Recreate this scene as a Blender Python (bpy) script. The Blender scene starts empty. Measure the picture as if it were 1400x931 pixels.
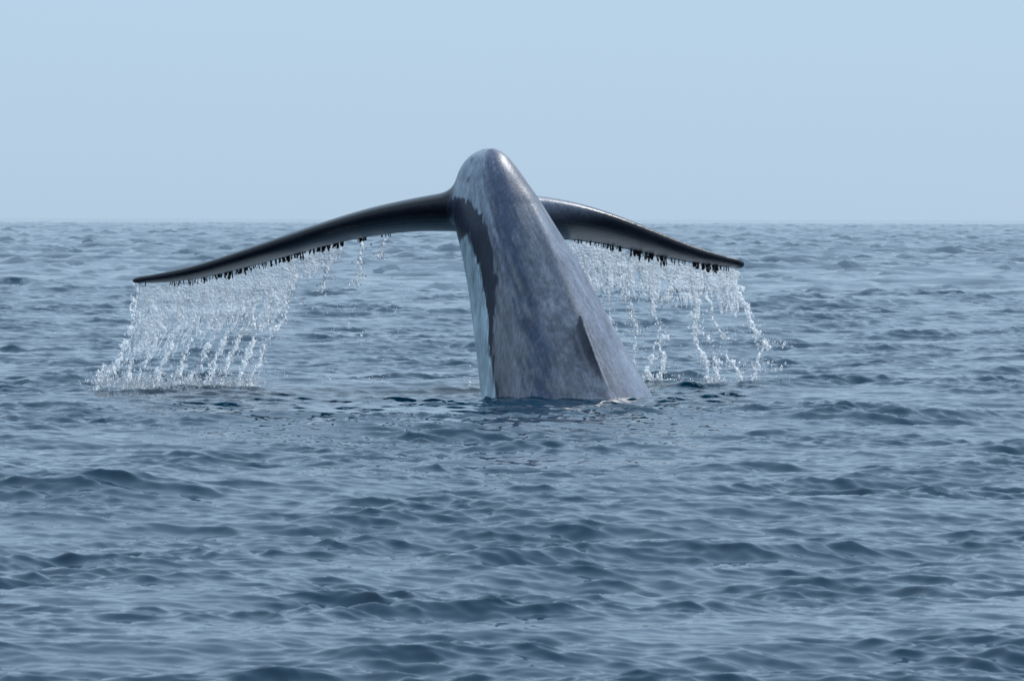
import bpy, math
import numpy as np

# ------------------------------------------------------------------ camera
CAM_H = 1.75            # lens height above mean water, metres
DIST = 50.0             # camera to whale
PXM = 142.0             # photograph pixels per metre at the whale
YO = DIST - 30.0         # depths below are written for a whale at 30 m
FPX = PXM * DIST        # focal length in photograph pixels (1400 wide)
PITCH = math.atan((465.5 - 299.5) / FPX)
ROLL = math.radians(0.13)

scene = bpy.context.scene
cam_data = bpy.data.cameras.new('camera')
cam = bpy.data.objects.new('camera', cam_data)
scene.collection.objects.link(cam)
scene.camera = cam
cam_data.sensor_width = 36.0
cam_data.lens = FPX / 1400.0 * 36.0
cam_data.clip_start = 0.5
cam_data.clip_end = 30000
cam.location = (0, 0, CAM_H)
cam.rotation_mode = 'XYZ'
from mathutils import Matrix, Vector
M_cam = Matrix.Rotation(math.pi / 2 - PITCH, 4, 'X') @ Matrix.Rotation(ROLL, 4, 'Z')
cam.rotation_euler = M_cam.to_euler('XYZ')
cam_data.dof.use_dof = True
cam_data.dof.focus_distance = DIST + 0.5
cam_data.dof.aperture_fstop = 14.0

# ------------------------------------------------------------------ sky and sun
SUN_EL, SUN_AZ = math.radians(48), math.radians(42)   # azimuth from +Y (view axis) towards +X
world = bpy.data.worlds.new('World')
scene.world = world
world.use_nodes = True
nt = world.node_tree
nt.nodes.clear()
sky = nt.nodes.new('ShaderNodeTexSky')
sky.sky_type = 'NISHITA'
sky.sun_disc = False
sky.sun_elevation = SUN_EL
sky.sun_rotation = SUN_AZ
sky.air_density = 1.0
sky.dust_density = 0.5
sky.ozone_density = 3.0
bg = nt.nodes.new('ShaderNodeBackground')
bg.inputs['Strength'].default_value = 0.11
out = nt.nodes.new('ShaderNodeOutputWorld')
# an even veil of thin high cloud over the clear sky; like any overcast it is brighter overhead
# than at the horizon (a softened standard overcast sky, L = L0 * (1 + sin(elevation)))
veil = nt.nodes.new('ShaderNodeMix')
veil.data_type = 'RGBA'
veil.inputs[0].default_value = 0.92
tco = nt.nodes.new('ShaderNodeTexCoord')
sep = nt.nodes.new('ShaderNodeSeparateXYZ')
nt.links.new(tco.outputs['Generated'], sep.inputs[0])
el = nt.nodes.new('ShaderNodeMath'); el.operation = 'MAXIMUM'; el.inputs[1].default_value = 0.0
nt.links.new(sep.outputs[2], el.inputs[0])
lum = nt.nodes.new('ShaderNodeMath'); lum.operation = 'MULTIPLY_ADD'; lum.inputs[1].default_value = 1.0; lum.inputs[2].default_value = 1.0
nt.links.new(el.outputs[0], lum.inputs[0])
vcol = nt.nodes.new('ShaderNodeVectorMath'); vcol.operation = 'SCALE'
vcol.inputs[0].default_value = (3.98, 5.48, 7.12)
nt.links.new(lum.outputs[0], vcol.inputs['Scale'])
nt.links.new(sky.outputs[0], veil.inputs[6])
nt.links.new(vcol.outputs[0], veil.inputs[7])
nt.links.new(veil.outputs[2], bg.inputs[0])
nt.links.new(bg.outputs[0], out.inputs[0])

sun_data = bpy.data.lights.new('sun', 'SUN')
sun_data.energy = 3.0
sun_data.angle = math.radians(4)
sun_data.color = (1.0, 0.985, 0.965)
sun = bpy.data.objects.new('sun', sun_data)
scene.collection.objects.link(sun)
sdir = Vector((math.sin(SUN_AZ) * math.cos(SUN_EL), math.cos(SUN_AZ) * math.cos(SUN_EL), math.sin(SUN_EL)))
sun.rotation_euler = sdir.to_track_quat('Z', 'Y').to_euler()

scene.view_settings.view_transform = 'Standard'
scene.view_settings.look = 'None'
scene.view_settings.exposure = 0.0
scene.view_settings.gamma = 1.0
scene.view_settings.use_curve_mapping = False

# ------------------------------------------------------------------ helpers
R3 = np.array(M_cam.to_3x3())


def place(px, py, Y):
    """point seen at a photograph pixel, standing Y metres out"""
    px = np.asarray(px, float); py = np.asarray(py, float)
    d = np.stack([(px - 700.0) / FPX, (465.5 - py) / FPX, -np.ones_like(px * py)], -1) @ R3.T
    t = np.asarray(Y, float) / d[..., 1]
    return d * t[..., None] + np.array([0, 0, CAM_H])


def to_px(P):
    q = (P - np.array([0, 0, CAM_H])) @ R3
    return 700.0 + FPX * q[..., 0] / -q[..., 2], 465.5 - FPX * q[..., 1] / -q[..., 2]


def mesh_from(name, V, F, mat=None, smooth=True, parent=None):
    V = np.ascontiguousarray(V, np.float32); F = np.ascontiguousarray(F, np.int32)
    k = F.shape[1]
    me = bpy.data.meshes.new(name)
    me.vertices.add(len(V)); me.vertices.foreach_set('co', V.ravel())
    me.loops.add(F.size); me.loops.foreach_set('vertex_index', F.ravel())
    me.polygons.add(len(F))
    me.polygons.foreach_set('loop_start', np.arange(0, F.size, k, dtype=np.int32))
    me.update(calc_edges=True)
    me.validate()
    if smooth:
        me.polygons.foreach_set('use_smooth', np.ones(len(me.polygons), bool))
    if mat:
        me.materials.append(mat)
    o = bpy.data.objects.new(name, me)
    scene.collection.objects.link(o)
    if parent:
        o.parent = parent
    return o


def sstep(lo, hi, x):
    t = np.clip((x - lo) / (hi - lo), 0, 1)
    return t * t * (3 - 2 * t)


def new_mat(name):
    m = bpy.data.materials.new(name)
    m.use_nodes = True
    b = m.node_tree.nodes['Principled BSDF']
    return m, m.node_tree, b


# ------------------------------------------------------------------ the sea
def wave_tile(L, N, lmin, lmax, wind_dir, slope_rms, spread, seed, p=0.0):
    """periodic patch of random waves with wavelengths lmin..lmax and a given rms slope"""
    rng = np.random.default_rng(seed)
    k1 = np.fft.fftfreq(N, L / N) * 2 * np.pi
    kx, ky = np.meshgrid(k1, k1, indexing='ij')
    k = np.hypot(kx, ky); k[0, 0] = 1
    th = np.arctan2(ky, kx) - wind_dir
    D = np.abs(np.cos(th)) ** spread + 0.05
    lo, hi = 2 * np.pi / lmax, 2 * np.pi / lmin
    band = 1 / (1 + (lo / k) ** 8) / (1 + (k / hi) ** 8)
    # equal slope energy per octave at p = 0
    S = k ** (-4 + p) * D * band
    S[0, 0] = 0
    A = np.sqrt(S) * (rng.normal(size=(N, N)) + 1j * rng.normal(size=(N, N)))
    h = np.fft.ifft2(A).real
    H = np.fft.fft2(h)
    sx = np.fft.ifft2(1j * kx * H).real; sy = np.fft.ifft2(1j * ky * H).real
    f = slope_rms / np.sqrt((sx ** 2 + sy ** 2).mean())
    H = H * f
    h = np.fft.ifft2(H).real
    dx = np.fft.ifft2(1j * kx / k * H).real; dy = np.fft.ifft2(1j * ky / k * H).real
    return L, N, np.stack([dx, dy, h], -1).astype(np.float32)


def sample(tile, x, y, ang):
    L, N, T = tile
    c, s = math.cos(ang), math.sin(ang)
    u = (x * c + y * s) / L * N; v = (-x * s + y * c) / L * N
    i = np.floor(u).astype(np.int64); j = np.floor(v).astype(np.int64)
    fu = (u - i)[..., None].astype(np.float32); fv = (v - j)[..., None].astype(np.float32)
    i %= N; j %= N; i1 = (i + 1) % N; j1 = (j + 1) % N
    r = (T[i, j] * (1 - fu) + T[i1, j] * fu) * (1 - fv) + (T[i, j1] * (1 - fu) + T[i1, j1] * fu) * fv
    dx = r[..., 0] * c - r[..., 1] * s; dy = r[..., 0] * s + r[..., 1] * c
    return dx, dy, r[..., 2]


WD = math.radians(84)
TILES = [   # patch, turn, fade distance, choppiness, gustiness, growth with distance
    (wave_tile(331, 512, 9.0, 45.0, WD, 0.015, 3, 17), 0.15, 1e9, 0.9, 0.0, 1.0),
    (wave_tile(113, 512, 1.8, 9.0, WD, 0.036, 2, 14), 0.0, 1e9, 0.9, 0.3, 3.6),
    (wave_tile(37, 1024, 0.45, 1.8, WD + 0.15, 0.095, 3.0, 12), 0.31, 2500., 1.2, 0.8, 3.0),
    (wave_tile(11.7, 1024, 0.06, 0.45, WD - 0.10, 0.245, 3.6, 13, 0.15), -0.22, 200., 0.95, 0.8, 1.0),
]
GUST = wave_tile(41, 512, 0.9, 5.0, WD, 0.1, 0.5, 21)
GUST_STD = GUST[2][..., 2].std()


SEA_SHIFT = (28.311, 35.468)
CHURN = [(-3.3, 32.2 + YO, 1.1, 0.7, 0.5), (2.0, 33.0 + YO, 1.0, 0.7, 0.5)]


def sea_offset(x, y):
    r = np.hypot(x, y)
    x = x + SEA_SHIFT[0]; y = y + SEA_SHIFT[1]
    ox = np.zeros_like(x); oy = np.zeros_like(x); oz = np.zeros_like(x)
    g = sample(GUST, x, y, 0.6)[2]
    g = np.clip(g / GUST_STD, -2, 2)
    churn = sum(a * np.exp(-((x - SEA_SHIFT[0] - cx) / wx) ** 2 - ((y - SEA_SHIFT[1] - cy) / wy) ** 2) for cx, cy, wx, wy, a in CHURN)
    for tile, ang, far, chop, gust, grow in TILES:
        w = np.clip(2 - r / far, 0, 1) if far < 1e8 else np.ones_like(r)
        w = w * (1 + (grow - 1) * sstep(75, 260, r))
        if far < 1000:
            w = w * (1 + churn)
        w = w * np.clip(np.exp(gust * (g * 0.5 - 0.12)), 0.45, 1.6)
        a, b, c = sample(tile, x, y, ang)
        hw = chop * np.minimum(w, 1.1)          # steep gusts must not fold over
        ox += a * hw; oy += b * hw; oz += c * w
    return ox, oy, oz


def sea_patch(rs, ncol, drop=0.0):
    dense = np.radians(np.linspace(-6.6, 6.6, ncol))
    st = dense[1] - dense[0]
    a = dense[-1]; outer = []
    while a < math.pi - st:
        st = min(st * 1.2, math.radians(5)); a += st; outer.append(a)
    outer = np.array(outer[:-1] + [math.pi])
    th = np.concatenate([-outer[::-1], dense, outer])
    Rg, Tg = np.meshgrid(rs, th, indexing='ij')
    X = Rg * np.sin(Tg); Y = Rg * np.cos(Tg)
    ox, oy, oz = sea_offset(X, Y)
    V = np.stack([X + ox, Y + oy, oz - drop], -1)
    nr, nc = X.shape
    idx = np.arange(nr * nc).reshape(nr, nc)
    F = np.stack([idx[:-1, :-1], idx[:-1, 1:], idx[1:, 1:], idx[1:, :-1]], -1).reshape(-1, 4)[:, ::-1]
    return V.reshape(-1, 3), F


def radii(r, end, dr):
    out = [r]
    while out[-1] < end:
        out.append(out[-1] + dr(out[-1]))
    return np.array(out)


def build_sea():
    # finer towards the boat, coarser out to the horizon
    V1, F1 = sea_patch(radii(3.0, 130, lambda r: 0.4 if r < 17.5 else 0.0215 * r / 20), 410)
    V2, F2 = sea_patch(radii(129.4, 12000, lambda r: 0.38 * (r / 130) ** 0.65 if r < 1300 else 1.3 * (r / 1300) ** 3), 150, 0.01)
    V = np.vstack([V1, V2]); F = np.vstack([F1, F2 + len(V1)])
    m, t, b = new_mat('sea_water')
    b.inputs['Base Color'].default_value = (0.001, 0.024, 0.046, 1)
    b.inputs['Roughness'].default_value = 0.03
    b.inputs['IOR'].default_value = 1.333
    o = mesh_from('sea', V, F, m)
    o['kind'] = 'structure'
    o['label'] = 'choppy slate blue sea with small overlapping ripples'
    return o


build_sea()

# ------------------------------------------------------------------ numeric noise
def vnoise(a, b, seed):
    """smooth lattice noise in 0..1"""
    rng = np.random.default_rng(seed)
    T = rng.random((256, 256)).astype(np.float32)
    i = np.floor(a).astype(np.int64); j = np.floor(b).astype(np.int64)
    fa = (a - i).astype(np.float32); fb = (b - j).astype(np.float32)
    fa = fa * fa * fa * (fa * (fa * 6 - 15) + 10); fb = fb * fb * fb * (fb * (fb * 6 - 15) + 10)
    i0 = i % 256; i1 = (i + 1) % 256; j0 = j % 256; j1 = (j + 1) % 256
    return (T[i0, j0] * (1 - fa) + T[i1, j0] * fa) * (1 - fb) + (T[i0, j1] * (1 - fa) + T[i1, j1] * fa) * fb


def fbm(a, b, seed, octaves=4, gain=0.5):
    r = 0; w = 1; tot = 0
    for o in range(octaves):
        r = r + w * vnoise(a * 2 ** o + 17.3 * o, b * 2 ** o - 9.1 * o, seed + o)
        tot += w; w *= gain
    return r / tot


def tab(x, pts):
    p = np.array(sorted(pts), float)
    return np.interp(x, p[:, 0], p[:, 1])


def smin(a, b, k):
    h = np.clip(0.5 + 0.5 * (b - a) / k, 0, 1)
    return b * (1 - h) + a * h - k * h * (1 - h)


# ------------------------------------------------------------------ the whale
import openvdb as vdb

VOX = 0.018
X0, X1 = -3.85, 2.65
Y0, Y1 = 29.7 + YO, 33.9 + YO
Z0, Z1 = -1.25, 2.62

# outline of the tail stock: height row -> left and right edge
EDGE = [(203.5, 668, 669), (206, 656, 680), (211, 647, 688), (218, 640, 696), (225, 635.5, 702), (240, 629, 713),
        (254, 625, 722), (270, 623, 734), (282, 622, 742), (300, 622, 753.5), (315, 623, 763), (330, 627, 773),
        (351, 632, 787), (384, 638, 805), (402, 641, 815), (445, 646.5, 838), (480, 651, 857), (506, 654, 872),
        (541, 657.5, 892), (600, 662, 925), (700, 672, 985)]
YAW = math.radians(18)


def stock_centre_y(z):
    return np.interp(z, [-1.3, 0, 1.9, 2.5], [30.75, 31.05, 31.55, 31.6]) + YO


def stock_tables():
    zs, xc, hw = [], [], []
    for py, xl, xr in EDGE:
        Yc = 31.3 + YO
        for _ in range(4):
            p = place(0.5 * (xl + xr), py, Yc); Yc = stock_centre_y(p[2])
        zs.append(p[2]); xc.append(p[0]); hw.append(0.5 * (xr - xl) * Yc / FPX)
    o = np.argsort(zs)
    zs, xc, hw = np.array(zs)[o], np.array(xc)[o], np.array(hw)[o]
    zf = np.linspace(zs[0], zs[-1], 700)
    w2 = np.interp(zf, zs, hw ** 2); x2 = np.interp(zf, zs, xc)
    n = 31
    ker = np.hanning(n + 2)[1:-1]; ker /= ker.sum()
    pad = n // 2

    def sm(a, m=1):
        lo = a[0] - (a[1:pad + 1] - a[0])[::-1]; hi = a[-1] - (a[-pad - 1:-1] - a[-1])[::-1]
        return np.convolve(np.concatenate([lo, a, hi]), ker, 'valid')
    zf = np.concatenate([zf, [zf[-1] + 0.5]])
    w2 = sm(w2); x2 = sm(x2)
    slope = (w2[-1] - w2[-12]) / (zf[-2] - zf[-13])
    w2 = np.concatenate([w2, [w2[-1] + slope * 0.5]]); x2 = np.concatenate([x2, [x2[-1]]])
    return zf, x2, w2


SZ, SX, SW2 = stock_tables()
SDW = np.gradient(SW2, SZ)
RIDGE = [(203, 680), (221, 706), (315, 747), (408, 780), (432, 791), (480, 808), (543, 830), (640, 862)]
RZ = np.array([place(x, y, 31.0 + YO)[2] for y, x in RIDGE])[::-1]
RX = np.array([place(x, y, 30.9 + YO)[0] for y, x in RIDGE])[::-1]


def stock_field(X, Y, Z):
    xc = np.interp(Z, SZ, SX).astype(np.float32); yc = stock_centre_y(Z).astype(np.float32)
    w2 = np.interp(Z, SZ, SW2).astype(np.float32); dw = np.interp(Z, SZ, SDW).astype(np.float32)
    q = np.interp(Z, [0, 1.3, 1.9, 2.4], [1.05, 1.2, 1.35, 1.5]).astype(np.float32)
    dx, dy = X - xc, Y - yc
    c, s = math.cos(YAW), math.sin(YAW)
    u = dx * c + dy * s; v = -dx * s + dy * c
    norm = c * c + q * q * s * s
    r2 = (u * u + v * v / (q * q)) * norm
    f = (r2 - w2) / np.sqrt(4 * r2 + dw * dw + 1e-3)
    # the raised dorsal keel
    rx = np.interp(Z, RZ, RX).astype(np.float32)
    keel = np.exp(-((X - rx) / 0.075) ** 2) * sstep(0.1, -0.3, v / np.sqrt(np.maximum(w2, 0.01)))
    f = f - (0.045 * keel * np.interp(Z, [0, 0.7, 1.6, 2.2], [0.25, 0.7, 0.8, 0.2])).astype(np.float32)
    return f


def seg_field(X, Y, Z, A, B, ra, rb):
    A = np.asarray(A); B = np.asarray(B); d = B - A
    t = np.clip(((X - A[0]) * d[0] + (Y - A[1]) * d[1] + (Z - A[2]) * d[2]) / (d @ d), 0, 1)
    return np.sqrt((X - A[0] - t * d[0]) ** 2 + (Y - A[1] - t * d[1]) ** 2 + (Z - A[2] - t * d[2]) ** 2) - (ra + (rb - ra) * t)


# flukes: photograph column, top row, bottom row, leading edge Y, trailing edge Y, thickness (m)
SPAN = [
    (180.5, 381.5, 386.0, 31.90, 31.97, 0.025),
    (184, 379.5, 387.5, 31.86, 32.00, 0.05),
    (192, 377.5, 388.5, 31.80, 32.04, 0.07),
    (208, 374.5, 388.5, 31.73, 32.10, 0.085),
    (233, 370.5, 387.0, 31.66, 32.18, 0.10),
    (271, 361.0, 382.5, 31.58, 32.30, 0.12),
    (320, 344.5, 371.0, 31.52, 32.45, 0.145),
    (365, 329.0, 359.5, 31.48, 32.60, 0.165),
    (410, 313.0, 346.0, 31.46, 32.74, 0.185),
    (455, 298.0, 334.0, 31.46, 32.86, 0.20),
    (500, 284.0, 324.5, 31.48, 32.96, 0.22),
    (545, 273.5, 318.5, 31.50, 33.04, 0.25),
    (585, 265.5, 315.5, 31.52, 33.08, 0.29),
    (620, 259.0, 317.0, 31.56, 33.06, 0.33),
    (670, 258.0, 318.0, 31.72, 32.95, 0.34),
    (720, 264.0, 322.0, 31.84, 33.12, 0.30),
    (745, 267.5, 325.5, 31.92, 33.22, 0.27),
    (774, 272.5, 328.0, 32.02, 33.28, 0.25),
    (809, 281.5, 332.0, 32.16, 33.34, 0.22),
    (843, 293.0, 338.5, 32.30, 33.38, 0.20),
    (877, 306.5, 346.5, 32.46, 33.41, 0.18),
    (912, 321.0, 354.5, 32.64, 33.43, 0.155),
    (946, 335.5, 360.5, 32.82, 33.44, 0.13),
    (981, 346.5, 365.5, 33.02, 33.45, 0.10),
    (1002, 351.0, 367.5, 33.16, 33.45, 0.085),
    (1012, 354.5, 367.5, 33.24, 33.44, 0.065),
    (1018, 359.0, 365.0, 33.32, 33.42, 0.03),
]
SPA = np.array(SPAN)
SPA[:, 3:5] += YO


def fluke_mesh():
    xs = np.linspace(SPA[0, 0], SPA[-1, 0], 240)
    col = [np.interp(xs, SPA[:, 0], SPA[:, k]) for k in range(6)]
    # smooth the station tables a little along the span (not at the tips)
    for k in range(1, 6):
        a = col[k].copy()
        for _ in range(70):
            a[1:-1] = 0.25 * a[:-2] + 0.5 * a[1:-1] + 0.25 * a[2:]
        w = sstep(4, 30, np.minimum(xs - xs[0], xs[-1] - xs))
        col[k] = col[k] * (1 - w) + a * w
    m = 15
    c = 0.5 * (1 - np.cos(np.linspace(0, math.pi, m)))
    prof = 5 * (0.2969 * np.sqrt(c) - 0.126 * c - 0.3516 * c ** 2 + 0.2843 * c ** 3 - 0.1015 * c ** 4)
    rings = []
    for i in range(len(xs)):
        th = col[5][i]
        te_half = min(0.014, th * 0.3)
        YL, YT = col[3][i], col[4][i]
        pT = place(xs[i], col[2][i], YT); zT = pT[2] + te_half
        ztop = place(xs[i], col[1][i], YL + 0.1)[2]
        zL = ztop - 0.5 * th
        # keep the thickest part of the section just under the visible top line
        zL = max(zL, zT + 0.1 * th)
        ch = np.array([YT - YL, zT - zL]); n = np.array([-ch[1], ch[0]]) / np.hypot(*ch)
        top = ztop - (zL + (zT - zL) * 0.15 + n[1] * 0.47 * th)
        zL += top * 1.1
        ch = np.array([YT - YL, zT - zL]); n = np.array([-ch[1], ch[0]]) / np.hypot(*ch)
        half = np.maximum(prof * th, te_half * sstep(0, 0.2, c))
        px_x = (xs[i] - 700.0) / FPX
        up = [(YL + ch[0] * c[j] + n[0] * half[j], zL + ch[1] * c[j] + n[1] * half[j]) for j in range(m)]
        dn = [(YL + ch[0] * c[j] - n[0] * half[j], zL + ch[1] * c[j] - n[1] * half[j]) for j in range(m - 1, 0, -1)]
        rings.append([(px_x * y, y, z) for y, z in up + dn])
    V = np.array(rings); nr, k = V.shape[:2]
    idx = np.arange(nr * k).reshape(nr, k)
    nx = np.roll(idx, -1, 1)
    F = np.stack([idx[:-1], nx[:-1], nx[1:], idx[1:]], -1).reshape(-1, 4)
    V = V.reshape(-1, 3)
    ca, cb = len(V), len(V) + 1
    V = np.vstack([V, V[:k].mean(0), V[-k:].mean(0)])
    T = []
    for j in range(k):
        T.append((idx[0, (j + 1) % k], idx[0, j], ca))
        T.append((idx[-1, j], idx[-1, (j + 1) % k], cb))
    tri = np.vstack([F[:, [0, 1, 2]], F[:, [0, 2, 3]], np.array(T)])
    return V, tri


def trailing_edge(px):
    px = np.asarray(px, float)
    return np.interp(px, SPA[:, 0], SPA[:, 2]), np.interp(px, SPA[:, 0], SPA[:, 4])


def front_y(px, py):
    """first Y at which the sight line to a point of the stock meets the skin"""
    ys = np.linspace(29.6, 31.8, 700) + YO
    P = place(np.full_like(ys, px), np.full_like(ys, py), ys)
    f = stock_field(P[:, 0], P[:, 1], P[:, 2])
    i = np.argmax(f < 0)
    return ys[i]


def whale_field():
    nx, ny, nz = [int(round((b - a) / VOX)) + 1 for a, b in ((X0, X1), (Y0, Y1), (Z0, Z1))]
    gx = (X0 + VOX * np.arange(nx)).astype(np.float32); gy = (Y0 + VOX * np.arange(ny)).astype(np.float32)
    gz = (Z0 + VOX * np.arange(nz)).astype(np.float32)
    BIG = 14 * VOX
    V, tri = fluke_mesh()
    tr = vdb.createLinearTransform(VOX)
    g = vdb.FloatGrid.createLevelSetFromPolygons((V - np.array([X0, Y0, Z0])).astype(np.float32), triangles=tri.astype(np.uint32), transform=tr, halfWidth=14.0)
    fl = np.full((nx, ny, nz), BIG, np.float32)
    g.copyToArray(fl)
    field = fl
    # the stock only fills the middle of the box
    ia, ib = int((-0.95 - X0) / VOX), int((2.05 - X0) / VOX)
    X, Y, Z = np.meshgrid(gx[ia:ib], gy, gz, indexing='ij', sparse=True)
    st = np.empty((ib - ia, ny, nz), np.float32)
    for k in range(0, nz, 24):
        st[:, :, k:k + 24] = stock_field(X, Y, Z[:, :, k:k + 24] + np.zeros_like(X) + np.zeros_like(Y))
    # tail stock arching over to the root of the flukes
    arch = seg_field(X, Y, Z, place(668, 255, 31.75 + YO), place(655, 292, 32.75 + YO), 0.30, 0.17)
    st = smin(st, arch.astype(np.float32), 0.12)
    # dorsal fin: a low swept blade
    base = [(792, 450, .0), (795, 464, .0), (800, 482, .0), (808, 500, .0), (816, 518, .0), (823, 536, 0)]
    edge = [(793, 431, .34), (801, 454, .30), (810, 478, .20), (817, 497, .09), (823, 512, .015), (829, 528, -.04)]
    bi, oi = np.array(base, float), np.array(edge, float)
    fin = np.full(st.shape, BIG, np.float32)
    ja, jb = int((0.35 - X0) / VOX) - ia, int((1.3 - X0) / VOX) - ia
    ya, yb = 0, int((31.3 + YO - Y0) / VOX)
    za, zb = int((-0.35 - Z0) / VOX), int((1.05 - Z0) / VOX)
    Xs, Ys, Zs = X[ja:jb], Y[:, ya:yb], Z[:, :, za:zb]
    sub = np.full((jb - ja, yb - ya, zb - za), BIG, np.float32)
    for t in np.linspace(0, 5, 46):
        b_ = [np.interp(t, range(6), bi[:, k]) for k in range(3)]; e_ = [np.interp(t, range(6), oi[:, k]) for k in range(3)]
        fy = front_y(b_[0], b_[1])
        A = place(b_[0], b_[1], fy + 0.08); B = place(e_[0], e_[1], fy - e_[2])
        sub = np.minimum(sub, seg_field(Xs, Ys, Zs, A, B, 0.035, 0.012).astype(np.float32))
    fin[ja:jb, ya:yb, za:zb] = sub
    st = smin(st, fin, 0.035)
    field[ia:ib] = smin(st, field[ia:ib], 0.16)
    return field


def vdb_mesh(arr, origin, vox):
    g = vdb.FloatGrid(float(arr.max()))
    g.copyFromArray(arr)
    P, Q = g.convertToQuads(0.0)
    return np.asarray(P, float) * vox + np.asarray(origin), np.asarray(Q)[:, ::-1]


def poly_sd(px, py, poly):
    """signed distance (pixels, inside positive) to a polygon"""
    poly = np.asarray(poly, float)
    d = np.full(px.shape, 1e9); ins = np.zeros(px.shape, bool)
    for a, b in zip(poly, np.roll(poly, -1, 0)):
        e = b - a; w0, w1 = px - a[0], py - a[1]
        t = np.clip((w0 * e[0] + w1 * e[1]) / (e @ e), 0, 1)
        d = np.minimum(d, (w0 - e[0] * t) ** 2 + (w1 - e[1] * t) ** 2)
        c = (a[1] > py) != (b[1] > py)
        with np.errstate(divide='ignore', invalid='ignore'):
            xi = a[0] + (py - a[1]) / (b[1] - a[1]) * (b[0] - a[0])
        ins ^= c & (px < xi)
    return np.sqrt(d) * np.where(ins, 1, -1)


def path_dist(px, py, path, drift=0):
    """distance in pixels from a polyline and how far along it, 0..1"""
    P = np.asarray(path, float)
    d = np.full(px.shape, 1e9, np.float32); along = np.zeros(px.shape, np.float32)
    L = np.concatenate([[0], np.cumsum(np.hypot(*np.diff(P, axis=0).T))]); L /= L[-1]
    for i in range(len(P) - 1):
        e = P[i + 1] - P[i]; w0, w1 = px - P[i, 0], py - P[i, 1]
        t = np.clip((w0 * e[0] + w1 * e[1]) / (e @ e), 0, 1)
        q = np.hypot(w0 - e[0] * t, w1 - e[1] * t)
        m = q < d
        d = np.where(m, q, d); along = np.where(m, L[i] + (L[i + 1] - L[i]) * t, along)
    return d, along


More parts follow.
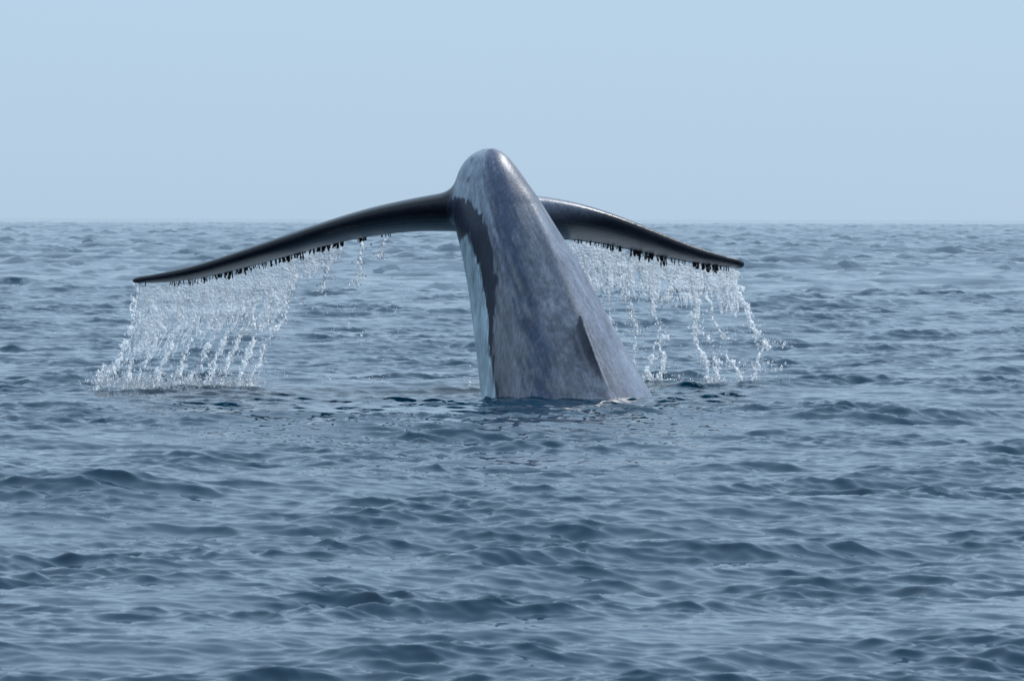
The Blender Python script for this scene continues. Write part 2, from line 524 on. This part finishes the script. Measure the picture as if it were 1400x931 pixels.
def skin_pigment_and_light(V, N):
    """skin colours of the whale, with reflections and shade painted in, laid down in the stock's own height and width"""
    px, py = to_px(V)
    # streaks run along the tail stock: follow the stock's taper
    xl = tab(py, [(a, b) for a, b, c in EDGE]); xr = tab(py, [(a, c) for a, b, c in EDGE])
    u = (px - xl) / np.maximum(xr - xl, 10)
    a = u * 170
    col = np.empty((len(V), 3))
    base = np.array([0.158, 0.159, 0.184]); blue = np.array([0.048, 0.064, 0.108]); pale = np.array([0.33, 0.39, 0.46])
    brown = np.array([0.150, 0.152, 0.185])
    mixc = lambda c0, c1, w: c0 * (1 - w[:, None]) + np.asarray(c1) * w[:, None]
    streak = fbm(a / 9, py / 60, 5, 4); fine = fbm(a / 3.0, py / 16, 9, 4); blotch = fbm(a / 13, py / 17, 31, 4)
    spots = fbm(a / 8, py / 9, 71, 3)
    col[:] = base
    # pale upper shoulder towards the fluke root: sky reflection painted in
    w = sstep(0.62, 0.30, u + (streak - .5) * 0.5) * sstep(385, 250, py + (fine - .5) * 40)
    col = mixc(col, pale * 0.72, 0.85 * w)
    # dark blue streak down the middle of the back
    uc = tab(py, [(200, 0.62), (260, 0.60), (320, 0.50), (400, 0.46), (480, 0.41), (545, 0.37), (700, .35)])
    wid = tab(py, [(200, 0.20), (240, 0.22), (300, 0.18), (400, 0.10), (545, 0.08), (700, .08)])
    w = np.exp(-((u - uc + (fine - .5) * 0.25) / wid) ** 2) * sstep(0.22, 0.52, streak * 0.6 + blotch * 0.4)
    col = mixc(col, blue, np.clip(1.1 * w, 0, 1))
    # mottled brownish panel left of the dorsal fin
    w = sstep(0.45, 0.58, u) * sstep(0.86, 0.72, u) * sstep(300, 420, py)
    col = mixc(col, brown, 0.7 * w)
    w = w * sstep(0.50, 0.60, spots)
    col = mixc(col, base * 1.75, 0.45 * w)
    # cloudy blue grey beyond the ridge, lit side painted brighter
    w = sstep(0.78, 0.90, u + (streak - .5) * .12) * sstep(240, 330, py)
    col = mixc(col, np.array([0.185, 0.215, 0.275]), 0.85 * w)
    col *= (0.55 + 0.9 * fbm(a / 5, py / 26, 44, 4))[:, None]
    # painted reflections on the longer fluke's side: pale sky on the flank, dark fluke band above
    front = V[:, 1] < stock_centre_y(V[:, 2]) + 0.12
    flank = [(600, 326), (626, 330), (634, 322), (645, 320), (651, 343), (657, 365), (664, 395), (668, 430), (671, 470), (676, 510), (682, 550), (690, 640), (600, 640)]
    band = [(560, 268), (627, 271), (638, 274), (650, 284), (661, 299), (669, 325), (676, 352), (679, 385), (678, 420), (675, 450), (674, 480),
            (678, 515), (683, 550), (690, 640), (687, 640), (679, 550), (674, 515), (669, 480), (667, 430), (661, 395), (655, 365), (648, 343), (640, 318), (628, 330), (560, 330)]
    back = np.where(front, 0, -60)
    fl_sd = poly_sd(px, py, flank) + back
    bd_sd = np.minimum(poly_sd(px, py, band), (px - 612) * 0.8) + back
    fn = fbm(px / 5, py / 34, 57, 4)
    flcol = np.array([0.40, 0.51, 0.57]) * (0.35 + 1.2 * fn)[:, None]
    # flukes: almost black slate, shade of the underside painted in darker
    fw = np.maximum(sstep(0.0, -0.10, u), sstep(0.25, 0.65, V[:, 1] - stock_centre_y(V[:, 2]) - 0.15) * (V[:, 2] > 1.0))
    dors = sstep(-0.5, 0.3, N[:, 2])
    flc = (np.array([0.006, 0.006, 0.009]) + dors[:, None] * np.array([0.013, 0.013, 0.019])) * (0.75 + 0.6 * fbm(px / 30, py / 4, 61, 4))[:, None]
    fluke = fw.copy()
    # painted water reflection: streaked grey strip under the trailing edge
    tp = np.interp(px, SPA[:, 0], SPA[:, 1]); bt = np.interp(px, SPA[:, 0], SPA[:, 2])
    cc = (py - tp) / np.maximum(bt - tp, 3)
    strip = sstep(0.50, 0.75, cc + 0.25 * (fbm(px / 40, py / 5, 66, 3) - .5)) * (1 - dors) * (0.10 + 0.90 * sstep(690, 760, px))
    flc = flc + strip[:, None] * np.array([0.036, 0.041, 0.050]) * (0.3 + 1.4 * fbm(px / 34, py / 1.7, 67, 3))[:, None]
    col = col * (1 - fw[:, None]) + flc * fw[:, None]
    # fin: dark slate
    fy = poly_sd(px, py, [(791, 429), (797, 434), (812, 474), (822, 505), (826, 525), (815, 525), (803, 500), (794, 470), (790, 445)])
    fw = sstep(-2, 3, fy) * (V[:, 1] < 31 + YO) * sstep(545, 490, py)
    col = mixc(col, [0.085, 0.088, 0.105], 0.6 * fw)
    # painted highlight along the leading edge of the fin
    d, _ = path_dist(px, py, [(797, 440), (803, 456), (812, 480), (821, 505), (829, 530)])
    w = sstep(2.2, 0.6, d) * (V[:, 1] < 31 + YO) * sstep(436, 446, py)
    col = mixc(col, [0.30, 0.29, 0.31], 0.8 * w)
    # small scars
    for sx, sy, r in ((640, 246, 2.2), (645, 219, 1.6)):
        w = np.exp(-(((px - sx + (py - sy) * .35) / r) ** 2 + ((py - sy) / (r * 2.2)) ** 2)) * front
        col = mixc(col, [0.02, 0.022, 0.03], 0.9 * w)
    return np.clip(col, 0.004, 0.9), flcol, fl_sd, bd_sd, fluke


def build_whale():
    root = bpy.data.objects.new('whale', None)
    root.empty_display_size = 0.5
    root.location = (0.6, 31.0 + YO, 0)
    scene.collection.objects.link(root)
    root['label'] = 'huge blue grey whale diving, tail stock raised and dark flukes spread'
    root['category'] = 'whale'
    V, Q = vdb_mesh(whale_field(), (X0, Y0, Z0), VOX)
    # relax the surface slightly
    E = np.vstack([Q[:, [0, 1]], Q[:, [1, 2]], Q[:, [2, 3]], Q[:, [3, 0]]])
    deg = np.bincount(E.ravel(), minlength=len(V))[:, None]
    for lam in (0.5, -0.52, 0.5, -0.52, 0.4):
        S = np.stack([np.bincount(E[:, 0], V[E[:, 1], k], len(V)) + np.bincount(E[:, 1], V[E[:, 0], k], len(V)) for k in range(3)], -1)
        V = V + lam * (S / np.maximum(deg, 1) - V)
    m, t, b = new_mat('whale_skin')
    at = t.nodes.new('ShaderNodeVertexColor'); at.layer_name = 'pigment_and_light'
    tc = t.nodes.new('ShaderNodeTexCoord')
    mp = t.nodes.new('ShaderNodeMapping'); mp.inputs['Scale'].default_value = (1, 1, 0.2)
    n1 = t.nodes.new('ShaderNodeTexNoise'); n1.inputs['Scale'].default_value = 40; n1.inputs['Detail'].default_value = 8; n1.inputs['Roughness'].default_value = 0.6
    rmp = t.nodes.new('ShaderNodeMapRange')
    rmp.inputs[1].default_value = 0.3; rmp.inputs[2].default_value = 0.7; rmp.inputs[3].default_value = 0.68; rmp.inputs[4].default_value = 1.32
    mul = t.nodes.new('ShaderNodeMix'); mul.data_type = 'RGBA'; mul.blend_type = 'MULTIPLY'; mul.inputs[0].default_value = 1
    t.links.new(tc.outputs['Object'], mp.inputs[0]); t.links.new(mp.outputs[0], n1.inputs['Vector'])
    t.links.new(n1.outputs[0], rmp.inputs[0])
    # ragged borders of the painted reflections, pale flank and dark band
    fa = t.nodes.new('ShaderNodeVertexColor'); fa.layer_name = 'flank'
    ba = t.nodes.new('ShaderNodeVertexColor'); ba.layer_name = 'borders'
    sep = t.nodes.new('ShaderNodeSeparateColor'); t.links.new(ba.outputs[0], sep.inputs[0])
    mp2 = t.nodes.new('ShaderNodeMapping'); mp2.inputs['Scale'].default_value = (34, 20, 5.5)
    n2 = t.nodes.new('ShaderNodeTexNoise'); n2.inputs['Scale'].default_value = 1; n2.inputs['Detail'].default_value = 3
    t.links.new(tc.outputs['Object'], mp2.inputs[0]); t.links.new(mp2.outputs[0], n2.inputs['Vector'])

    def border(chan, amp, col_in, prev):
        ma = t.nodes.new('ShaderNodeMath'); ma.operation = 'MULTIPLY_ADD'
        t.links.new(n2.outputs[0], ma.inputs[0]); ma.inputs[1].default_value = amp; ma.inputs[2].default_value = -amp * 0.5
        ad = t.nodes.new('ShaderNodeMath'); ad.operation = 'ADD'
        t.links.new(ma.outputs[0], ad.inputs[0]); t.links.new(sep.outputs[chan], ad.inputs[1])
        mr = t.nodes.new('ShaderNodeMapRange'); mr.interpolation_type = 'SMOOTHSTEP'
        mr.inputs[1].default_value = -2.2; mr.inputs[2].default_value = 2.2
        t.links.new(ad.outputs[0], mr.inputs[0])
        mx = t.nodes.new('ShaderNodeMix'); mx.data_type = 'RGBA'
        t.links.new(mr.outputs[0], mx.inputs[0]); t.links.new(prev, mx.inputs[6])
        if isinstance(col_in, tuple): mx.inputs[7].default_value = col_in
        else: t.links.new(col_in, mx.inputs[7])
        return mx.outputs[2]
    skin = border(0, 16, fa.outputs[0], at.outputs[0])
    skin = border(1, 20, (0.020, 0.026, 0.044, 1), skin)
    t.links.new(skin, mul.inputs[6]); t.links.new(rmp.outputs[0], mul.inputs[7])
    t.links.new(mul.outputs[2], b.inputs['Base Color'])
    bp = t.nodes.new('ShaderNodeBump'); bp.inputs['Strength'].default_value = 0.18; bp.inputs['Distance'].default_value = 0.02
    t.links.new(n1.outputs[0], bp.inputs['Height']); t.links.new(bp.outputs[0], b.inputs['Normal'])
    rr = t.nodes.new('ShaderNodeMapRange')
    rr.inputs[3].default_value = 0.40; rr.inputs[4].default_value = 0.28
    t.links.new(sep.outputs[2], rr.inputs[0]); t.links.new(rr.outputs[0], b.inputs['Roughness'])
    b.inputs['IOR'].default_value = 1.36
    o = mesh_from('body', V - np.array(root.location), Q, m, parent=root)
    ca = o.data.color_attributes.new('pigment_and_light', 'FLOAT_COLOR', 'POINT')
    N = np.empty(len(V) * 3, np.float32); o.data.vertex_normals.foreach_get('vector', N); N = N.reshape(-1, 3)
    C = np.ones((len(V), 4), np.float32)
    C[:, :3], flcol, fl_sd, bd_sd, fluke = skin_pigment_and_light(V, N)
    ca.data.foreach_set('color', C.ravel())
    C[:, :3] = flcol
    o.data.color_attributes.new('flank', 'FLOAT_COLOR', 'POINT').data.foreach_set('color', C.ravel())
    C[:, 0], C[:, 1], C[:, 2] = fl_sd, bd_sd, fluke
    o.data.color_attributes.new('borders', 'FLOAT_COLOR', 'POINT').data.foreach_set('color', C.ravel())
    return root


whale = build_whale()


# ------------------------------------------------------------------ barnacles on the trailing edge
def build_barnacles(root):
    rng = np.random.default_rng(4)
    m, t, b = new_mat('barnacle_flesh')
    nz = t.nodes.new('ShaderNodeTexNoise'); nz.inputs['Scale'].default_value = 60
    cr = t.nodes.new('ShaderNodeValToRGB')
    cr.color_ramp.elements[0].color = (0.006, 0.006, 0.009, 1); cr.color_ramp.elements[1].color = (0.03, 0.028, 0.032, 1)
    t.links.new(nz.outputs[0], cr.inputs[0]); t.links.new(cr.outputs[0], b.inputs['Base Color'])
    b.inputs['Roughness'].default_value = 0.3
    meshes = []
    for v in range(5):
        n, rows = 6, 5
        bend = rng.normal(0, 0.12, 2)
        V = []
        for i in range(rows):
            f = i / (rows - 1)
            r = (0.5, 0.42, 0.40, 0.52, 0.30)[i] * (1 + rng.normal(0, .08))
            for k in range(n):
                a = 2 * math.pi * k / n
                V.append((r * math.cos(a) * 0.5 + bend[0] * f * f, r * math.sin(a) * 0.5 + bend[1] * f * f, -f))
        V.append((bend[0], bend[1], -1.05))
        me = bpy.data.meshes.new('barnacle')
        F = [(i * n + k, (i + 1) * n + k, (i + 1) * n + (k + 1) % n, i * n + (k + 1) % n) for i in range(rows - 1) for k in range(n)]
        F += [((rows - 1) * n + k, len(V) - 1, (rows - 1) * n + (k + 1) % n) for k in range(n)]
        me.from_pydata(V, [], F); me.materials.append(m)
        me.polygons.foreach_set('use_smooth', np.ones(len(me.polygons), bool)); me.update()
        meshes.append(me)
    # photograph columns of the tufts: from, to, count, length in pixels
    tufts = [(197, 199, 1, 5), (233, 252, 8, 5), (255, 272, 7, 6), (274, 292, 8, 6), (294, 318, 12, 7), (320, 345, 10, 7), (347, 372, 9, 6),
             (376, 388, 6, 9), (389, 403, 7, 9), (405, 417, 6, 8), (422, 431, 4, 8), (434, 451, 8, 9), (452, 456, 2, 8), (458, 470, 6, 8),
             (487, 499, 6, 7), (520, 535, 5, 5),
             (782, 800, 5, 4), (806, 828, 7, 5), (828, 850, 8, 6), (863, 876, 8, 8), (877, 893, 9, 8), (898, 912, 9, 9),
             (915, 940, 7, 5), (947, 955, 5, 8), (958, 972, 7, 7), (973, 982, 5, 8), (983, 999, 6, 6)]
    for a, c, n, ln in tufts:
        for i in range(n):
            x = a + (c - a) * (i + 0.5 + rng.normal(0, .55)) / n
            py, Y = trailing_edge(x)
            p = place(x, py - 1.6, Y - 0.035 - 0.03 * rng.random())
            o = bpy.data.objects.new('barnacle', meshes[rng.integers(5)])
            scene.collection.objects.link(o)
            o.parent = root
            o.location = Vector(p) - root.location
            L = (ln * min(rng.lognormal(-0.3, .35), 1.4) + 2) / PXM
            w = min(rng.lognormal(-3.45, .38), 0.07) * (1.2 if ln > 6 else 0.8)
            o.scale = (w, w, L)
            o.rotation_euler = (rng.normal(0, .15), rng.normal(-0.05, .16), rng.uniform(0, 6.28))


build_barnacles(whale)


# ------------------------------------------------------------------ water running off the flukes
def water_material(name, lo, hi):
    """broken, air-filled water: milky threads with clear gaps, lo..hi is how closed it is"""
    m, t, b = new_mat(name)
    t.nodes.remove(b)
    col = (0.97, 0.985, 1.0, 1)
    tc = t.nodes.new('ShaderNodeTexCoord')
    nz = t.nodes.new('ShaderNodeTexNoise'); nz.inputs['Scale'].default_value = 45; nz.inputs['Detail'].default_value = 3
    t.links.new(tc.outputs['Object'], nz.inputs['Vector'])
    bp = t.nodes.new('ShaderNodeBump'); bp.inputs['Strength'].default_value = 0.9; bp.inputs['Distance'].default_value = 0.02
    t.links.new(nz.outputs[0], bp.inputs['Height'])
    mp = t.nodes.new('ShaderNodeMapping'); mp.inputs['Scale'].default_value = (1, 1, 0.4); mp.inputs['Rotation'].default_value = (0, 0.2, 0)
    n2 = t.nodes.new('ShaderNodeTexNoise'); n2.inputs['Scale'].default_value = 55; n2.inputs['Detail'].default_value = 4
    t.links.new(tc.outputs['Object'], mp.inputs[0]); t.links.new(mp.outputs[0], n2.inputs['Vector'])
    mr = t.nodes.new('ShaderNodeMapRange')
    mr.inputs[1].default_value = 0.40; mr.inputs[2].default_value = 0.62
    mr.inputs[3].default_value = lo; mr.inputs[4].default_value = hi
    t.links.new(n2.outputs[0], mr.inputs[0])
    tp = t.nodes.new('ShaderNodeBsdfTransparent')
    tr = t.nodes.new('ShaderNodeBsdfTranslucent'); tr.inputs['Color'].default_value = col
    df = t.nodes.new('ShaderNodeBsdfDiffuse'); df.inputs['Color'].default_value = col
    gl = t.nodes.new('ShaderNodeBsdfGlossy'); gl.inputs['Roughness'].default_value = 0.12
    fr = t.nodes.new('ShaderNodeFresnel'); fr.inputs['IOR'].default_value = 1.333
    for n in (tr, df, gl, fr):
        t.links.new(bp.outputs[0], n.inputs['Normal'])
    mix = lambda f, a, c: (lambda q: ((t.links.new(f, q.inputs[0]) if not isinstance(f, float) else setattr(q.inputs[0], 'default_value', f)),
                                      t.links.new(a, q.inputs[1]), t.links.new(c, q.inputs[2]), q.outputs[0])[-1])(t.nodes.new('ShaderNodeMixShader'))
    milk = mix(0.72, df.outputs[0], tr.outputs[0])
    body = mix(mr.outputs[0], tp.outputs[0], milk)
    t.links.new(mix(fr.outputs[0], body, gl.outputs[0]), t.nodes['Material Output'].inputs[0])
    return m


SHEET = water_material('falling_water', 0.42, 0.95)
STREAM = water_material('streaming_water', 0.6, 1.0)
SPRAY = water_material('spray_drop', 0.9, 1.0)


FILM_SIDE = -1.0


def water_mesh(name, x0, x1, y0, y1, T, depth, step, parent, mat, origin):
    """closed skin of a thin wavy sheet: T is its half thickness in metres (negative: a hole)"""
    nx, ny = T.shape
    vox = step / PXM
    nd = 17
    k = (np.arange(nd) - nd // 2) * vox * 0.8
    wob = 0.02 * (fbm(np.arange(nx)[:, None] * step / 14 + 0 * T, np.arange(ny)[None] * step / 18 + 0 * T, 91, 3) - 0.5)
    f = np.abs(k[None, None] - wob[..., None]) - T[..., None]
    f = np.clip(f, -0.03, 0.03).astype(np.float32)
    f[0] = f[-1] = f[:, 0] = f[:, -1] = 0.03; f[..., 0] = f[..., -1] = 0.03
    P, Q = vdb_mesh(f, (0, 0, 0), 1.0)
    px = x0 + P[:, 0] * step; py = y0 + P[:, 1] * step
    i = np.clip(P[:, 0], 0, nx - 1.001); j = np.clip(P[:, 1], 0, ny - 1.001)
    Yd = depth(px, py) + (P[:, 2] - nd // 2) * vox * 0.8
    W = place(px, py, Yd)
    # a film of water: one skin, rippled in depth
    nrm = np.cross(W[Q[:, 2]] - W[Q[:, 0]], W[Q[:, 3]] - W[Q[:, 1]])
    nrm /= np.maximum(np.linalg.norm(nrm, axis=1, keepdims=True), 1e-12)
    Q = Q[nrm[:, 1] * FILM_SIDE > -0.25]
    used = np.unique(Q)
    back = np.zeros(len(W), np.int64); back[used] = np.arange(len(used))
    return mesh_from(name, W[used] - origin, back[Q], mat, parent=parent)


_ico = None


def drops_mesh(name, P, r, parent, origin, stretch=1.0, seed=0):
    global _ico
    if _ico is None:
        import bmesh
        bm = bmesh.new(); bmesh.ops.create_icosphere(bm, subdivisions=1, radius=1)
        _ico = (np.array([v.co[:] for v in bm.verts]), np.array([[v.index for v in f.verts] for f in bm.faces])); bm.free()
    rng = np.random.default_rng(seed)
    sc = r[:, None] * np.stack([rng.uniform(.8, 1.2, len(r)), rng.uniform(.8, 1.2, len(r)), rng.uniform(.8, 1.7, len(r)) * stretch], -1)
    V = (_ico[0][None] * sc[:, None] + (P - origin)[:, None]).reshape(-1, 3)
    fn = _ico[0][_ico[1]].mean(1)
    F = (_ico[1][fn[:, 1] < 0.35][None] + (np.arange(len(P)) * len(_ico[0]))[:, None, None]).reshape(-1, 3)
    o = mesh_from(name, V, F, SPRAY, parent=parent)
    o['kind'] = 'stuff'
    return o


def curtain(label, x0, x1, y0, y1, te_lo, te_hi, drift, cover, strands, seed, n_drops, splash):
    """one veil of water: a torn sheet under the trailing edge, streams below it, loose drops round it"""
    step = 0.65
    gx = np.arange(x0, x1, step); gy = np.arange(y0, y1, step)
    px, py = np.meshgrid(gx, gy, indexing='ij')

    def source(px, py):
        """column at which the water of a point left the trailing edge"""
        s = px.astype(float).copy()
        for _ in range(3):
            v = np.maximum(py - trailing_edge(np.clip(s, te_lo, te_hi))[0], 0)
            s = px - drift(v, s)
        return s, v

    def depth(px, py):
        s, v = source(px, py)
        return trailing_edge(np.clip(s, te_lo, te_hi))[1] - 0.03 - 0.0008 * v

    s, v = source(px, py)
    c = cover(s, v)
    n1 = fbm(s / 6, v / 34, seed, 4); n2 = fbm(s / 22 + v / 60, v / 30, seed + 10, 3)
    web = 1 - np.abs(2 * fbm(s / 11 + v / 50, v / 17, seed + 20, 3) - 1) * 2.6
    T = 0.0085 * (2.4 * (c - 0.36) + 1.5 * (n1 - 0.5) + 1.4 * (n2 - 0.5) + 0.55 * np.clip(web, -1, 1) * sstep(0.0, 0.3, c))
    T = T + 0.012 * (fbm(s / 2.2, v / 20, seed + 70, 3) - 0.5) * sstep(1.0, 0.4, c)
    T = np.minimum(T, 0.012)
    T = np.where((v > 0.5) & (s > te_lo - 2) & (s < te_hi + 2), T, -0.02)
    lump = fbm(px / 3.6, py / 9.0, seed + 30, 3); grit = fbm(px / 2.2, py / 4.2, seed + 60, 2); gap = fbm(px / 9, py / 11, seed + 40, 2)
    root = bpy.data.objects.new('water_curtain', None)
    o0 = np.array(place(0.5 * (x0 + x1), y0, depth(np.array(0.5 * (te_lo + te_hi)), np.array(float(y0)))))
    o0[2] = 0
    root.location = o0
    scene.collection.objects.link(root)
    root['label'] = label; root['category'] = 'falling water'; root['group'] = 'veils of water pouring off the flukes'
    water_mesh('sheet', x0, x1, y0, y1, T, depth, step, root, SHEET, o0)
    wx = (fbm(px / 14, py / 14, seed + 50, 3) - .5) * 12
    rng = np.random.default_rng(seed)
    DP, DR = [], []

    def add(x, y, r, spread_y=0.1):
        DP.append(place(x, y, depth(np.array(x), np.array(y)) + rng.normal(0, spread_y))); DR.append(r)

    for path, w0, w1 in strands:
        if path[-1][1] > 505:                      # on into the water
            path = path + [(path[-1][0] + 0.4 * (path[-1][0] - path[-2][0]), y1 - 8)]
        bx = [q[0] for q in path]; by = [q[1] for q in path]
        sx0, sx1, sy0, sy1 = min(bx) - 18, max(bx) + 18, min(by) - 8, max(by) + 10
        ia, ib = np.searchsorted(gx, [sx0, sx1]); ja, jb = np.searchsorted(gy, [sy0, sy1])
        sl = (slice(ia, ib), slice(ja, jb))
        d, al = path_dist(px[sl] + wx[sl], py[sl], path)
        wd = 0.72 * (w0 + (w1 - w0) * al)
        e = 1 - d / np.maximum(wd * (0.2 + 1.9 * lump[sl]), 0.4)
        Ts = np.clip(0.009 * e + 0.026 * (gap[sl] - 0.45 - 0.07 * al) + 0.016 * (grit[sl] - 0.50), -0.03, 0.011)
        Ts = np.where(e > -2.0, Ts, -0.03)
        if (Ts > 0).sum() > 30:
            water_mesh('stream', gx[ia], sx1, gy[ja], sy1, Ts, depth, step, root, STREAM, o0)['kind'] = 'stuff'
        L = sum(math.hypot(bx[i + 1] - bx[i], by[i + 1] - by[i]) for i in range(len(bx) - 1))
        for _ in range(int(L * 1.2)):
            t = rng.random() ** 0.5 * (len(bx) - 1); i = int(t); f = t - i
            sp = 2.5 + 5 * t / (len(bx) - 1)
            add(bx[i] + (bx[i + 1] - bx[i]) * f + rng.normal(0, sp), by[i] + (by[i + 1] - by[i]) * f + rng.normal(0, 3), rng.lognormal(-5.1, .4))
    for _ in range(n_drops):
        s_ = rng.uniform(te_lo, te_hi); v_ = rng.uniform(45, y1 - 350)
        dx = float(drift(np.array(v_), np.array(s_)))
        y_ = min(float(trailing_edge(s_)[0]) + v_, y1 - 6)
        add(s_ + dx + rng.normal(0, 7), y_, rng.lognormal(-5.3, .4), 0.2)
    for cx, cy, w, n in splash:
        for _ in range(int(n * 1.7)):
            add(cx + rng.normal(0, w), cy - abs(rng.normal(0, 9)), rng.lognormal(-5.0, .4), 0.25)
    drops_mesh('drops', np.array(DP), np.array(DR), root, o0, 1.0, seed)
    return root


def drift_left(v, s):
    return -0.00085 * v ** 2 * np.interp(s, [190, 300, 400, 470], [2.6, 2.6, 2.9, 0.8])


def cover_left(s, v):
    reach = np.interp(s, [188, 192, 215, 260, 300, 350, 385, 400, 412, 430, 470], [60, 95, 105, 100, 95, 92, 95, 85, 45, 38, 18])
    return np.clip(1.15 - 0.95 * v / reach, 0, 1) * sstep(186, 192, s) * sstep(474, 462, s)


strands_left = [
    ([(190, 392), (186, 430), (178, 462), (168, 488), (140, 514)], 5, 6),
    ([(203, 400), (200, 440), (188, 480), (172, 512)], 3, 4),
    ([(226, 410), (214, 455), (196, 500), (190, 520)], 4, 4),
    ([(250, 410), (240, 460), (222, 500), (212, 524)], 4, 4),
    ([(280, 400), (268, 455), (250, 495), (240, 524)], 3, 4),
    ([(310, 400), (296, 450), (274, 500), (258, 522)], 4, 3),
    ([(330, 395), (322, 440), (300, 480), (282, 526)], 3, 4),
    ([(352, 385), (338, 440), (318, 480), (304, 524)], 3, 3),
    ([(372, 380), (366, 430), (345, 470), (328, 520)], 3, 4),
    ([(400, 358), (398, 400), (388, 435), (362, 468), (346, 512)], 4, 3),
    ([(345, 430), (346, 450), (325, 455)], 2, 2),
    ([(493, 332), (493, 352), (489, 374), (486, 392)], 2.5, 1.2),
    ([(530, 324), (522, 340), (517, 354)], 2.2, 1.2),
    ([(448, 340), (446, 368), (440, 400)], 3, 1.2),
]
curtain('dense veil of water pouring off the longer fluke, beside the pale striped flank', 112, 600, 318, 552, 190, 560,
        drift_left, cover_left, strands_left, 100, 620, [(640, 532, 8, 30), (150, 526, 16, 150), (200, 532, 24, 200), (260, 533, 26, 200), (320, 530, 22, 170)])


def drift_right(v, s):
    return 0.0010 * v ** 2 * np.interp(s, [780, 860, 900, 950, 1000], [0.1, 0.15, 0.35, 1.2, 2.0])


def cover_right(s, v):
    reach = np.interp(s, [778, 790, 815, 840, 858, 875, 900, 930, 950, 962, 972, 990, 1006, 1012], [70, 85, 75, 62, 68, 60, 62, 68, 68, 26, 62, 60, 72, 48])
    return np.clip(1.12 - 0.95 * v / reach, 0, 1) * sstep(1013, 1006, s)


strands_right = [
    ([(796, 345), (803, 380), (812, 410)], 3, 2),
    ([(826, 345), (830, 390), (832, 425), (840, 470)], 3, 1.5),
    ([(861, 356), (858, 410), (868, 445), (867, 500)], 4, 1.5),
    ([(846, 352), (848, 390), (852, 410)], 3, 2),
    ([(892, 370), (894, 420), (902, 450), (906, 500), (905, 535)], 5, 6),
    ([(876, 360), (880, 390), (884, 410)], 3, 2),
    ([(912, 368), (914, 400), (910, 420)], 3, 2),
    ([(946, 368), (950, 405), (953, 446), (976, 474), (982, 515), (994, 540)], 6, 6),
    ([(966, 376), (968, 420), (978, 440), (994, 464)], 4, 2.5),
    ([(988, 375), (996, 405), (992, 425)], 5, 3),
    ([(1006, 372), (1012, 410), (1024, 440), (1042, 464), (1050, 475)], 5, 6),
    ([(1044, 470), (1036, 505), (1025, 530)], 3, 5),
    ([(950, 440), (952, 465), (962, 490), (975, 530)], 3, 4),
    ([(898, 470), (890, 510), (885, 530)], 4, 6),
    ([(990, 480), (1006, 505), (1012, 512)], 3, 4),
]
curtain('torn veil of water and separate streams falling off the shorter fluke, behind the dorsal fin', 772, 1092, 322, 552, 780, 1010,
        drift_right, cover_right, strands_right, 200, 360, [(900, 534, 22, 220), (985, 538, 30, 260), (1040, 508, 20, 45), (1035, 536, 28, 170), (1060, 474, 16, 14)])
